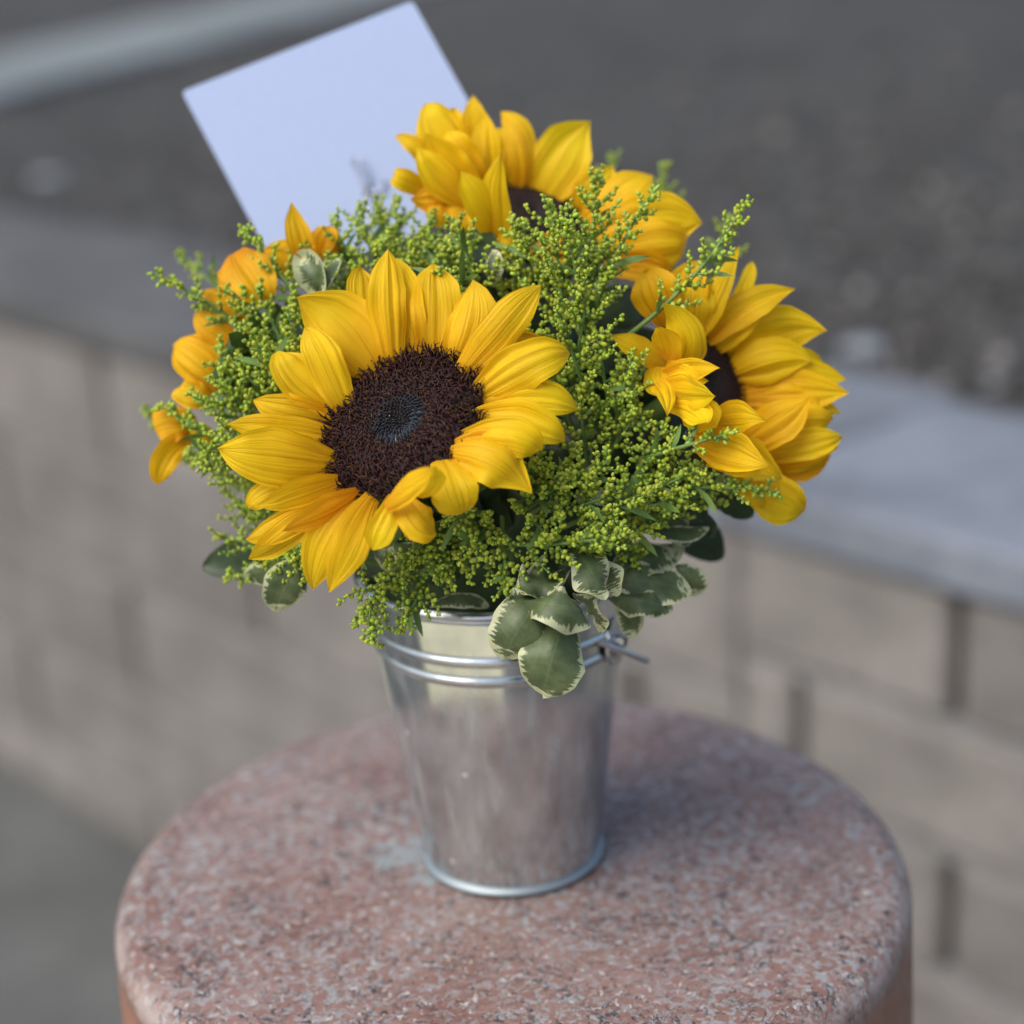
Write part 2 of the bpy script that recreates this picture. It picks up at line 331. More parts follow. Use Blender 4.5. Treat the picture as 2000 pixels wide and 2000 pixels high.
# ------------------------------------------------------------------ the setting
ZG = -1.24; ZB = -0.275
g = mesh('ground', [(-60, -60, ZG), (60, -60, ZG), (60, 60, ZG), (-60, 60, ZG)], [(0, 1, 2, 3)], MASPH, smooth=False); tag(g, 'grey asphalt ground around the stone bollard', kind='structure')
pv = mesh('pavement', [(-3.2, -4, ZG+.004), (.02, -4, ZG+.004), (-.02, -.35, ZG+.004), (-3.2, -.35, ZG+.004)], [(0, 1, 2, 3)], MPAVE, smooth=False); tag(pv, 'pale cream paving in front of the bollard', kind='structure')

def box_mesh(name, L, D, H, bev):               # box from (0,0,0) to (L,D,H) with bevelled edges: shared by alike blocks
    import bmesh
    bm = bmesh.new(); bmesh.ops.create_cube(bm, size=1)
    for v in bm.verts: v.co = Vector(((v.co.x+.5)*L, (v.co.y+.5)*D, (v.co.z+.5)*H))
    if bev: bmesh.ops.bevel(bm, geom=list(bm.edges), offset=bev, segments=1, affect='EDGES')
    me = bpy.data.meshes.new(name); bm.to_mesh(me); bm.free(); return me
def wall(name, label, p0, ang, length, ztop, s_joint, ncourse, capw, hc=.15, bl=.40, cap_h=.06, capl=.6, cap_mat=None):
    """p0: face line start (plan), running along ang; the wall body lies on the left of that direction"""
    root = empty(name, (p0[0], p0[1], ZG), label, 'wall'); root.rotation_euler = (0, 0, ang)
    D = capw-.03; gv, gh = .016, .012
    zc = ztop-cap_h-ZG                            # underside of the cap above the ground
    me = box_mesh('mortar', length-.012, D-.03, zc-.002, 0); me.materials.append(MMORT)
    o = bpy.data.objects.new('mortar', me); o.location = (.006, .024, .001); link(o, root)
    cache = {}
    def block(nm, x0, x1, z0, z1, y0, d, m, bev):
        k = (round(x1-x0, 4), round(z1-z0, 4), nm, m.name)
        if k not in cache:
            me_ = box_mesh(nm, x1-x0, d, z1-z0, bev); me_.materials.append(m); cache[k] = me_
        b_ = bpy.data.objects.new(nm, cache[k]); b_.location = (x0, y0, z0); link(b_, root)
    for r in range(ncourse):
        z1 = zc-r*hc-gh*.5; z0 = max(z1-hc+gh, .002)
        if z1 < .03: break
        s = s_joint+(bl/2 if r % 2 else 0); s -= bl*math.ceil(s/bl)
        while s < length:
            a, b_ = max(s, 0)+gv/2, min(s+bl, length)-gv/2
            if a < .02: a = 0.0
            if b_ > length-.02: b_ = length
            if b_-a > .03: block('block', a, b_, z0, z1, .0, D, MBLOCK, .008)
            s += bl
        if z0 > .02: block('bed_joint', .004, length-.004, z0-gh+.0005, z0-.0005, .003, .017, MBED, 0)
    x = -.0
    while x < length:
        e = min(x+capl, length); block('coping_slab', x+.002, e-.002, zc+.001, zc+cap_h, -.012, capw, (cap_mat if cap_mat and e < length-.75 else MCAP), .006); x = e
    return root
# both walls share one face line; their coping edge is seen about 0.65 m below the camera
ZL = CAM[2]-.65; a0 = onz(175, 612, ZL); a1 = onz(1850, 1040, ZL); angL = math.atan2(a1[1]-a0[1], a1[0]-a0[0]); uL = np.array([math.cos(angL), math.sin(angL)])
nL = np.array([-uL[1], uL[0]])
def along(px, py, p, u):                           # pixel -> distance along the face line of a wall
    r = FW+RT*(px-1000)/FPX-UP*(py-1000)/FPX; n = np.array([-u[1], u[0]])
    t = (n@(p-CAM[:2]))/(n@r[:2]); q = CAM+r*t; return (q[:2]-p)@u, q[2]
pL = a0[:2]-uL*2.0
lenL = along(1440, 1150, pL, uL)[0]
wall('block_wall', 'wall of large concrete blocks with weathered coping running behind the orange sunflower', pL, angL, lenL, ZL, along(202, 820, pL, uL)[0], 9, .44, hc=.205, bl=.78, cap_mat=MCAPD)
pR = pL+uL*(lenL+.001); uR = uL; nR = nL; ZR = ZL; angR = angL
wall('block_wall', 'wall of smaller concrete blocks with pale blue-grey coping behind the side-turned sunflower', pR, angR, 1.6, ZR, along(1863, 1250, pR, uR)[0], 9, .40)
# raised bed behind both walls
eL = pL+uL*lenL
bed = [tuple(pL-uL*40+nL*.2), tuple(pL+uL*40+nL*.2), (80, 80), (-80, 80)]
o = mesh('soil_bed', [(x, y, ZB) for x, y in bed], [tuple(range(len(bed)))], MSOIL, smooth=False); tag(o, 'dark gravelly soil bed behind the block walls', kind='structure')
# far concrete kerb crossing the bed
k0 = onz(0, 190, ZB+.03); k1 = onz(690, 10, ZB+.03); ku = unit((k1-k0)[:2]); kn = np.array([-ku[1], ku[0]])
kp = k0[:2]-ku*3; me = box_mesh('kerb', 14, .85, .10, .012); me.materials.append(MKERB)
o = bpy.data.objects.new('kerb', me); o.location = (kp[0], kp[1], ZB-.06); o.rotation_euler = (0, 0, math.atan2(ku[1], ku[0])); link(o); tag(o, 'pale concrete kerb crossing the dark soil bed', kind='structure')

def ico(sub=1):
    import bmesh
    bm = bmesh.new(); bmesh.ops.create_icosphere(bm, subdivisions=sub, radius=1)
    bm.verts.ensure_lookup_table(); V = np.array([v.co for v in bm.verts]); Fc = np.array([[v.index for v in f.verts] for f in bm.faces], np.int32); bm.free(); return V, Fc
I1V, I1F = ico(1); I2V, I2F = ico(2)
# gravel: 4000 small stones, nobody could count them
n = 3600; gx = rng.uniform(0, 2000, n); gy = rng.uniform(0, 1100, n)**1.0
VV = []; FF = []; CC = []; k = 0
for x, y in zip(gx, gy):
    q = onz(x, y, ZB); 
    if q[1] > 12: continue
    if (q[:2]-pL)@nL < .45: continue
    if -.02 < (q[:2]-kp)@kn < .9: continue
    s = rng.uniform(.004, .016)*(1 if rng.random() > .06 else 1.7)
    VV.append(I1V*s*rng.uniform(.6, 1.2, 3)+q+[0, 0, s*.3]); FF.append(I1F+k); k += 12
    c = rng.choice([.05, .08, .12, .2, .3], p=[.3, .3, .22, .13, .05]); CC.append(np.tile(c*.75*np.array([1.04, 1, .96])*rng.uniform(.8, 1.2), (12, 1)))
o = mesh('gravel', np.concatenate(VV), np.concatenate(FF), MGRAV, smooth=False, cols=np.concatenate(CC)); tag(o, 'loose grey gravel scattered over the dark soil bed', 'gravel', kind='stuff')
for (x, y, s, lab) in ((98, 348, .05, 'pale stone lying on the dark soil above the taller wall'), (1688, 682, .042, 'pale stone on the dark soil just behind the lower wall coping'), (1943, 752, .016, 'small pale lavender chip on the soil at the lower wall')):
    q = onz(x, y, ZB+.01); V = I2V*np.array([s*.8, s*.62, s*.35])*(1+.12*np.sin(I2V[:, :1]*5+I2V[:, 1:2]*4))+q; tag(mesh('pale_stone', V, I2F, MPALE, loc=q), lab, 'stone')

# ------------------------------------------------------------------ bollard
RB = .1690; prof = [(RB+.012, ZG), (RB+.006, -.30)]
er = .013
prof += [(RB+.001, -.05)]+[(RB-er+er*math.cos(a), -er+er*math.sin(a)) for a in np.linspace(0, math.pi/2, 9)]
prof += [(RB*.85, 0), (RB*.5, 0), (.0005, 0)]
V, Fc = lathe(prof, 160, (-.0012, -.0047))
o = mesh('stone_bollard', V, Fc, MBOL); tag(o, 'round worn red stone bollard with speckled top under the bucket', 'bollard')

# ------------------------------------------------------------------ bucket
HB, RTOP, RBOT = .135, .055, .0368
def rad(z): return RBOT+(RTOP-RBOT)*z/HB
bk = empty('bucket', (0, 0, .0005), 'small galvanised metal bucket standing on the red stone bollard', 'bucket')
th = .0006; wl = []
for z in np.linspace(.003, HB-.002, 30): wl.append((rad(z), z))
inner = [(r-th, z) for r, z in reversed(wl)]
V, Fc = lathe(wl+inner+[(.0005, .003)], 128); mesh('shell', V, Fc, MSTEEL, bk)
V, Fc = ring(RTOP+.0006, HB-.0012, .0021, 128); mesh('rim', V, Fc, MSTEEL, bk)
for z, r in ((.1130, .0014), (.1042, .0014)):
    V, Fc = lathe([(rad(z+d)+r*math.exp(-(d/.0016)**2)-.0001, z+d) for d in np.linspace(-.0042, .0042, 15)], 128); mesh('bead', V, Fc, MSTEEL, bk)
V, Fc = ring(RBOT+.0006, .0027, .0019, 128); mesh('base_ring', V, Fc, simple('zinc_base_ring', (.36, .42, .45), .5, metal=.8), bk)
# side seam on the left
zz = np.linspace(.004, HB-.004, 12); an = math.radians(186); V = []; 
for z in zz:
    for da, dr in ((-.035, 0), (-.03, .0006), (.03, .0006), (.035, 0)): V.append(((rad(z)+dr)*math.cos(an+da*.055/rad(z)), (rad(z)+dr)*math.sin(an+da*.055/rad(z)), z))
mesh('seam', V, grid_faces(12, 4), MSTEEL, bk)
# ears and the lowered wire handle
ears = []
for a in (math.radians(-30), math.radians(150)):
    c = np.array([math.cos(a), math.sin(a), 0]); t = np.array([-math.sin(a), math.cos(a), 0]); z = .1085
    p = c*(rad(z)+.0012)+[0, 0, z]; ears.append((p, c))
    V = []
    for s_, dd in ((-1, 0), (1, .0014)):
        for kk in range(18):
            q = 2*math.pi*kk/18; V.append(p+t*.0085*math.cos(q)+np.array([0, 0, .0105*math.sin(q)])+c*(dd-.0004))
    Fl = [tuple(range(17, -1, -1)), tuple(range(18, 36))]+[(i, (i+1) % 18, 18+(i+1) % 18, 18+i) for i in range(18)]
    e_ = mesh('ear', V, Fl, MSTEEL, bk, smooth=False)
    rv, rf = tube([p+c*.001, p+c*.0045], [.003, .0022], 10); mesh('rivet', rv, rf, MWIRE, e_)
pe = ears[0][0]+ears[0][1]*.0045; po = ears[1][0]+ears[1][1]*.006
de = float(np.dot(pe-CAM, FW))
hp = [P(1264, 1290, de+.012), P(1235, 1279, de+.004), P(1190, 1262, de-.004), P(1150, 1244, de-.008), P(1105, 1222, de-.011), P(1060, 1200, de-.012)]
hp += list(bez(hp[-1], np.array([-.02, -.02, .165]), po, 14)[1:])
V, Fc = tube(hp, .0014, 10); mesh('handle', V, Fc, MWIRE, bk)
# foam that holds the stems
fo = [(.047, .10), (.0515, .128), (.046, .145), (.030, .158), (.0005, .164)]
V, Fc = lathe(fo, 32); V += rng.normal(0, .0012, V.shape); tag(mesh('floral_foam', V, Fc, MFOAM), 'dark green floral foam mound inside the metal bucket', 'foam')

# ------------------------------------------------------------------ petals, leaves
PROF_P = ([0, .10, .25, .42, .58, .74, .86, .94, 1], [.46, .63, .86, 1.0, .99, .82, .52, .23, .0])
PROF_L = ([0, .06, .18, .38, .58, .78, .90, .97, 1], [.10, .24, .58, .92, 1.0, .86, .58, .30, .06])
def blade(name, pts, width, roll, mat_, parent, prof=PROF_P, arch=.12, ridge=.022, ripple=.0, twist=0.0, hook=0.0, nu=24, nv=19, seed=0, curl=0.0, kf=None, gwr=(.8, 1.2)):
    """pts: three world points base-mid-tip; width in metres as seen; the blade faces the camera side turned by roll"""
    r_ = np.random.default_rng(seed); c = bez(pts[0], pts[1], pts[2], nu); V = []; UV = []
    gw = r_.uniform(*gwr) if prof is PROF_P else 1.0; fold = r_.uniform(-.15, .15); ea, eb = r_.uniform(.03, .10, 2); lump = r_.uniform(.02, .06)
    gro = [(r_.uniform(-.85, .85), r_.uniform(.8, 3.2), r_.uniform(.06, .15), r_.uniform(-.25, .25)) for _ in range(6)] if ridge else []
    fv = r_.uniform(-.35, .35)
    mean = c.mean(0); zv = unit(CAM-mean); ph = r_.uniform(0, 6.28, 4); kf = kf or r_.uniform(1.4, 2.4)
    for i in range(nu):
        t = i/(nu-1); tg = unit(c[min(i+1, nu-1)]-c[max(i-1, 0)])
        s0 = unit(np.cross(tg, zv)); n0 = unit(np.cross(s0, tg))
        if n0@zv < 0: n0 = -n0
        ra = roll+twist*(t-.4); s = math.cos(ra)*s0+math.sin(ra)*n0; nn = math.cos(ra)*n0-math.sin(ra)*s0
        wd = .5*width*np.interp(t**gw, *prof)
        for j in range(nv):
            v = 2*j/(nv-1)-1
            off = arch*width*(1-v*v)*math.sin(math.pi*min(1, .15+t))           # arched across
            off -= ridge*width*sum(g_[1]*math.exp(-((v-g_[0]-g_[3]*(t-.5))/g_[2])**2) for g_ in gro)*math.sin(math.pi*min(1, t*.93+.07))**.7
            off += ripple*width*math.sin(t*kf*6.28+ph[1]+(1.3 if v > 0 else 0))*abs(v)**1.7*math.sin(math.pi*min(1, t*.9+.1))
            off += curl*width*abs(v)**3+fold*width*(1-abs(v-fv))*math.sin(math.pi*min(1, t*.9+.1))+lump*width*math.sin(5*t+ph[2])*math.sin(2.2*v+ph[3])*t
            wob = 1+(ea*math.sin(6*t+ph[0])+.02*math.sin(23*t+ph[1]) if v > 0 else eb*math.sin(7*t+ph[3])+.02*math.sin(19*t+ph[2]))
            off += hook*width*max(0, t-.72)**2*9
            V.append(c[i]+s*wd*v*wob+nn*off); UV.append((j/(nv-1), t))
    return mesh(name, V, grid_faces(nu, nv), mat_, parent, uv=UV)

def sunflower(label, crop, centre, depth, normal2, tilt, Rpx, petals, orange=False, disc=True, stem_to=None, nfl=0, sepals=10, seed=0, dzk=90, facing=1, wm=1.12, gwr=(.8, 1.2)):
    """crop = (x0, y0, scale) of the enlarged view the petals were measured in; normal2 = image direction (right, up) the face leans to; tilt in degrees"""
    x0, y0, k = crop; S = lambda q: (x0+q[0]*k, y0+q[1]*k)
    cx, cy = S(centre); C0 = P(cx, cy, depth); mpp = depth/FPX                 # metres per photo pixel there
    zv = unit(CAM-C0); rx = unit(np.cross(UP, zv)); uy = np.cross(zv, rx)
    n2 = unit(normal2); ti = math.radians(tilt); nrm = unit(math.sin(ti)*(n2[0]*rx+n2[1]*uy)+math.cos(ti)*zv)
    nz = max(.30, math.cos(ti)) if facing > 0 else -.5
    root = empty('sunflower', C0-nrm*.02, label, 'sunflower')
    def Q(q, dz):                                                              # crop pixel + height towards the viewer (px) -> world
        x, y = S(q); return C0+mpp*((x-cx)*rx-(y-cy)*uy+dz*zv)
    r_ = np.random.default_rng(seed)
    for i, pt in enumerate(petals):
        b_, m_, t_, W = pt[:4]; op = pt[4] if len(pt) > 4 else {}
        if nfl > 1000 and op.get('lay', 0) < 7: b_ = tuple(c_+.955*(q_-c_) for q_, c_ in zip(b_, centre))
        bx, by = S(b_); d2 = np.array([bx-cx, -(by-cy)]); inpl = -(n2@d2)*math.tan(ti) if facing > 0 else 0
        dzb = np.clip(inpl, -.75*Rpx, .75*Rpx)-(17 if nfl > 1000 else 6)+op.get('lay', 0)*9
        tx, ty = S(t_); dt = unit(np.array([tx-bx, by-ty]))
        dzt = op.get('dz', -dzk*.55*(n2@dt)*math.sin(ti)+25)
        dzm = op.get('mid', .62*dzt+22)
        pts = (Q(b_, dzb), Q(m_, dzb+dzm), Q(t_, dzb+dzt+op.get('lay', 0)*6))
        blade('petal', pts, W*k*mpp*wm, op.get('roll', r_.uniform(-.28, .28)), MPO if (orange or op.get('or')) else MP, root,
              arch=.55*op.get('arch', r_.uniform(-.12, .13)), ridge=op.get('ridge', r_.uniform(.012, .024)), ripple=op.get('rip', r_.uniform(.01, .08)),
              twist=op.get('tw', r_.uniform(-.35, .35)), hook=op.get('hook', r_.uniform(-.6, .4)), seed=seed*100+i, curl=op.get('curl', 0), gwr=gwr)
    Rm = Rpx*mpp; e1 = unit(np.cross(nrm, zv+[.01, .02, 0])); e2 = np.cross(nrm, e1)
    W3 = lambda r, a, h: C0+e1*r*math.cos(a)+e2*r*math.sin(a)+nrm*h
    # receptacle
    hh = lambda q: Rm*(.10*(1-q**4)-.17*math.exp(-(q/.22)**2)+.06*math.exp(-((q-.62)/.25)**2))
    V = []; pr = [(.0005/Rm, None), (.1, None), (.25, None), (.45, None), (.65, None), (.85, None), (.98, None), (1.0, -.10), (.85, -.28), (.4, -.42), (.14, -.5)]
    for q, h in pr:
        for a in np.linspace(0, 2*math.pi, 49)[:-1]: V.append(W3(Rm*q, a, hh(q) if h is None else h*Rm))
    dk = mesh('disc', V, grid_faces(len(pr), 48, True), [MDISC, MSEP], root, fmat=[0]*48*6+[1]*48*4)
    if disc and nfl:
        VV, FF, CC, kk = [], [], [], 0; ga = math.pi*(3-math.sqrt(5))
        for i in range(nfl):
            q = math.sqrt((i+.5)/nfl)*1.02; a = i*ga; r0 = Rm*q
            base = W3(r0, a, hh(min(q, 1))); rad_ = math.cos(a)*e1+math.sin(a)*e2; tan_ = np.cross(nrm, rad_)
            if q < .35+r_.normal(0, .018):                     # closed florets: short dark blue-black scales leaning to the middle
                ln = Rm*(.04+.07*q)*r_.uniform(.7, 1.3); w_ = Rm*.0125; lean = -1.3+r_.normal(0, .25); tw_ = r_.normal(0, .25)
                c0 = np.array([.006, .007, .009]); c1 = np.array([.032, .042, .058])*r_.uniform(.4, 1.6)
                if r_.random() < .012: c1 = np.array([.28, .29, .26])
            else:                                              # open florets: maroon-brown curled anthers
                u_ = max(0, (q-.43)/.59); ln = Rm*(.06+.105*u_**1.5)*r_.uniform(.75, 1.3); w_ = Rm*.0105; lean = -.35+1.05*u_**2+r_.normal(0, .28); tw_ = r_.normal(0, .45)
                c0 = np.array([.013, .005, .005]); c1 = np.array([.050, .013, .012])*r_.uniform(.6, 1.3)
                if r_.random() < .22: c1 = np.array([.10, .040, .010])*r_.uniform(.6, 1.2)
                if u_ > .8: c1 = c1*.55
            d1 = unit(nrm+lean*rad_+tw_*tan_); d2_ = unit(nrm*.5+(lean+.9*r_.choice([-1, 1]))*rad_*.9+tw_*1.5*tan_) if lean > -.8 else d1
            p1 = base+d1*ln*.6; p2 = p1+d2_*ln*.45
            for p_, ww in ((base-nrm*ln*.2, w_), (p1, w_*1.05), (p2, w_*.35)):
                for g_ in range(4):
                    an_ = g_*math.pi/2+a; VV.append(p_+ww*(math.cos(an_)*rad_+math.sin(an_)*tan_))
            CC += [c0]*4+[.5*(c0+c1)]*4+[c1]*4
            for lv in (0, 4):
                for g_ in range(4): FF.append((kk+lv+g_, kk+lv+(g_+1) % 4, kk+lv+4+(g_+1) % 4, kk+lv+4+g_))
            FF.append((kk+8, kk+9, kk+10, kk+11)); kk += 12
        fl = mesh('florets', VV, np.array(FF, np.int32), MFLOR, dk, cols=np.array(CC)); fl['kind'] = 'stuff'
    for i in range(sepals):
        a = 2*math.pi*i/sepals+r_.uniform(-.15, .15); l_ = r_.uniform(.5, .8)
        blade('sepal', (W3(Rm*.75, a, -.32*Rm), W3(Rm*(1.0+.3*l_), a+.08, -.28*Rm), W3(Rm*(1.05+.75*l_), a+.05, -.12*Rm)), Rm*.42, r_.uniform(-.3, .3), MSEP, root, arch=.1, nu=10, nv=5, seed=i)
    st = np.array(stem_to if stem_to is not None else (C0[0]*.15, C0[1]*.15, .12)); b0_ = C0-nrm*Rm*.42
    V, Fc = tube(bez(b0_, b0_-nrm*.03+(st-b0_)*.35, st, 10), .0042, 8); mesh('stem', V, Fc, MSTEM, root)
    return root

c1 = (400, 450, .41408)
front = [
 ((800, 640), (748, 340), (735, 128), 165, dict(lay=-2)),
 ((990, 600), (965, 340), (900, 105), 150, dict(lay=-1, roll=.5)),
 ((885, 620), (862, 330), (862, 75), 172, dict(lay=2, arch=.14)),
 ((1095, 610), (1090, 350), (1078, 105), 225, dict(lay=-2)),
 ((1190, 640), (1265, 440), (1275, 232), 230, dict(lay=-1, arch=.1, tw=.2)),
 ((1230, 660), (1395, 460), (1578, 262), 178, dict(lay=3, arch=.16)),
 ((1280, 700), (1430, 575), (1580, 500), 165, dict(lay=-2, **{'or': 1})),
 ((1290, 780), (1510, 635), (1728, 560), 205, dict(lay=1, arch=.12, dz=40)),
 ((1290, 850), (1530, 790), (1770, 845), 160, dict(lay=-1, dz=40)),
 ((1270, 890), (1500, 905), (1710, 995), 180, dict(lay=2, dz=30, mid=60)),
 ((1230, 985), (1420, 970), (1585, 1050), 170, dict(lay=3, dz=30, mid=60)),
 ((1170, 1040), (1350, 1075), (1485, 1200), 225, dict(lay=4, dz=10, mid=60, arch=.2)),
 ((1120, 1090), (1165, 1210), (1210, 1355), 200, dict(lay=5, dz=10, mid=55, arch=.2)),
 ((860, 1290), (960, 1200), (1085, 1100), 105, dict(lay=9, dz=95, mid=60, roll=.5, arch=.25)),
 ((1000, 1240), (1065, 1190), (1090, 1120), 90, dict(lay=7, dz=60, roll=-.7)),
 ((930, 1260), (1000, 1355), (1092, 1412), 150, dict(lay=4, dz=10, mid=50, arch=.2)),
 ((900, 1260), (845, 1370), (795, 1488), 125, dict(lay=5, dz=0, mid=45, arch=.18)),
 ((790, 1265), (700, 1440), (600, 1675), 160, dict(lay=4, dz=0, mid=50, arch=.16)),
 ((740, 1255), (590, 1430), (507, 1702), 165, dict(lay=2, dz=-10, mid=45)),
 ((715, 1250), (560, 1325), (385, 1395), 135, dict(lay=4, dz=25, mid=45, roll=.5, rip=.08, **{'or': 1})),
 ((660, 1260), (430, 1400), (215, 1562), 140, dict(lay=1, dz=10)),
 ((640, 1220), (420, 1370), (205, 1452), 125, dict(lay=2, dz=20)),
 ((620, 1190), (450, 1235), (283, 1305), 125, dict(lay=5, dz=40, roll=.4)),
 ((560, 1180), (300, 1235), (188, 1345), 125, dict(lay=-2, dz=10)),
 ((590, 1110), (330, 1075), (58, 1040), 255, dict(lay=3, dz=30, arch=.12)),
 ((590, 985), (350, 945), (112, 915), 150, dict(lay=0, dz=20)),
 ((600, 900), (380, 850), (208, 798), 150, dict(lay=-2, dz=10)),
 ((640, 860), (435, 690), (345, 515), 195, dict(lay=-1)),
 ((660, 860), (575, 650), (465, 430), 180, dict(lay=2, arch=.14)),
 ((810, 680), (640, 465), (440, 310), 330, dict(lay=0, arch=.10, ridge=.008)),
 ((680, 790), (600, 700), (560, 520), 160, dict(lay=-1)),
]
sunflower('large open sunflower facing forward with a full dark brown disc', c1, (932, 915), .655, (-.62, .78), 44, 168, front, nfl=2100, seed=3, sepals=8)

c3 = (1100, 450, .33644)
right = [
 ((780, 620), (890, 400), (1017, 88), 120, dict(lay=1, roll=.5)),
 ((900, 560), (1050, 330), (1098, 150), 80, dict(lay=-2)),
 ((740, 620), (760, 430), (790, 235), 200, dict(lay=0, arch=.15)),
 ((790, 600), (850, 400), (852, 235), 110, dict(lay=-2)),
 ((690, 580), (715, 360), (800, 110), 220, dict(lay=-2, **{'or': 1})),
 ((610, 560), (545, 370), (470, 210), 230, dict(lay=-1, **{'or': 1})),
 ((800, 650), (1050, 450), (1332, 352), 175, dict(lay=0)),
 ((860, 690), (1000, 570), (1190, 455), 150, dict(lay=1)),
 ((960, 740), (1200, 605), (1505, 560), 285, dict(lay=0, arch=.13)),
 ((985, 830), (1230, 745), (1440, 760), 230, dict(lay=1)),
 ((1005, 900), (1330, 845), (1642, 870), 215, dict(lay=-1)),
 ((1030, 970), (1350, 935), (1645, 950), 200, dict(lay=0)),
 ((1050, 1010), (1350, 1010), (1612, 1065), 190, dict(lay=-1)),
 ((1060, 1230), (1240, 1120), (1422, 975), 215, dict(lay=3, arch=.14)),
 ((1090, 1200), (1380, 1120), (1585, 1115), 190, dict(lay=0)),
 ((1130, 1320), (1400, 1245), (1642, 1185), 165, dict(lay=1)),
 ((1180, 1340), (1400, 1300), (1595, 1275), 140, dict(lay=0)),
 ((1010, 860), (1300, 790), (1560, 800), 190, dict(lay=-2)),
 ((1080, 1090), (1330, 1060), (1560, 1000), 180, dict(lay=1)),
 ((1200, 1370), (1360, 1340), (1520, 1370), 120, dict(lay=0)),
 ((1220, 1390), (1390, 1395), (1562, 1320), 130, dict(lay=-1, **{'or': 1})),
 ((1070, 1480), (1240, 1555), (1425, 1655), 240, dict(lay=1, arch=.18)),
 ((620, 790), (450, 690), (302, 615), 125, dict(lay=4, dz=30)),
 ((660, 800), (715, 620), (590, 440), 205, dict(lay=5, dz=40, mid=50, arch=.2)),
 ((615, 765), (615, 660), (550, 560), 150, dict(lay=7, dz=40, roll=.5)),
 ((590, 840), (740, 812), (865, 805), 115, dict(lay=8, dz=70, arch=.2)),
 ((590, 920), (740, 935), (875, 955), 175, dict(lay=9, dz=75, arch=.22)),
 ((530, 870), (600, 930), (622, 1060), 110, dict(lay=9, dz=30, roll=.5)),
 ((620, 1010), (760, 1030), (852, 1128), 135, dict(lay=10, dz=60, arch=.2)),
 ((880, 1100), (1000, 1075), (1112, 1080), 165, dict(lay=9, dz=50, arch=.2)),
 ((770, 1200), (950, 1255), (1132, 1330), 210, dict(lay=10, dz=40, arch=.2)),
 ((830, 1310), (970, 1330), (1120, 1365), 120, dict(lay=9, dz=20)),
 ((900, 1110), (930, 1190), (1060, 1290), 140, dict(lay=7, dz=20)),
 ((600, 800), (700, 850), (810, 880), 150, dict(lay=7, dz=60)),
 ((560, 790), (560, 870), (590, 970), 140, dict(lay=6, dz=20)),
 ((700, 1010), (800, 1060), (905, 1140), 170, dict(lay=8, dz=40)),
 ((960, 1260), (1100, 1330), (1240, 1420), 190, dict(lay=6, dz=20)),
 ((1060, 1370), (1170, 1440), (1310, 1530), 190, dict(lay=2, dz=10)),
 ((1000, 1400), (1090, 1480), (1230, 1590), 170, dict(lay=0, dz=10)),
]
sunflower('sunflower turned to the side with curled petals over its dark disc, opposite the card', c3, (850, 870), .700, (.88, .35), 52, 92, right, nfl=500, seed=5, sepals=8, dzk=60, wm=1.18, gwr=(.7, 1.05))

c2 = (700, 150, .41408)
top = [
 ((560, 520), (400, 280), (312, 112), 200, dict(lay=0)),
 ((600, 470), (555, 260), (543, 72), 125, dict(lay=0)),
 ((540, 450), (470, 270), (445, 142), 150, dict(lay=-2)),
 ((680, 470), (655, 330), (605, 225), 140, dict(lay=-2)),
 ((765, 560), (775, 330), (665, 160), 140, dict(lay=-1, arch=.15)),
 ((850, 580), (965, 370), (1088, 220), 250, dict(lay=0, arch=.12, hook=.1)),
 ((1040, 660), (1125, 540), (1195, 436), 190, dict(lay=-1)),
 ((1060, 700), (1220, 575), (1390, 445), 180, dict(lay=0)),
 ((1130, 770), (1370, 690), (1600, 690), 280, dict(lay=1, arch=.16, ridge=.03)),
 ((1180, 850), (1400, 790), (1570, 800), 210, dict(lay=0)),
 ((1160, 890), (1330, 885), (1490, 915), 130, dict(lay=1, **{'or': 1})),
 ((360, 470), (285, 345), (172, 283), 85, dict(lay=0)),
 ((320, 540), (225, 490), (148, 458), 100, dict(lay=0)),
 ((500, 560), (370, 580), (262, 580), 130, dict(lay=2, dz=30, **{'or': 1})),
 ((480, 560), (500, 650), (525, 745), 140, dict(lay=3, dz=20, **{'or': 1})),
 ((440, 560), (400, 640), (420, 700), 130, dict(lay=2, dz=20, **{'or': 1})),
 ((650, 760), (585, 600), (497, 455), 130, dict(lay=5, dz=40, arch=.15)),
 ((680, 765), (650, 560), (702, 378), 125, dict(lay=6, dz=40, roll=.4)),
 ((560, 590), (430, 430), (335, 285), 180, dict(lay=2)),
 ((560, 540), (480, 380), (400, 250), 170, dict(lay=1)),
 ((760, 745), (700, 790), (655, 860), 90, dict(lay=5, dz=0)),
 ((620, 560), (600, 380), (600, 180), 140, dict(lay=-1)),
 ((520, 600), (380, 470), (300, 330), 130, dict(lay=3)),
 ((700, 540), (720, 420), (720, 260), 130, dict(lay=-2)),
 ((1000, 640), (1060, 500), (1130, 400), 150, dict(lay=-2)),
 ((860, 740), (880, 830), (900, 935), 160, dict(lay=2, dz=0, **{'or': 1})),
 ((980, 740), (1000, 840), (1020, 900), 150, dict(lay=1, dz=0, **{'or': 1})),
]
sunflower('sunflower rising above the others in front of the card, petals upright', c2, (830, 640), .730, (.25, .95), 56, 92, top, nfl=400, seed=8, sepals=8, dzk=50, wm=1.15, gwr=(.75, 1.1))

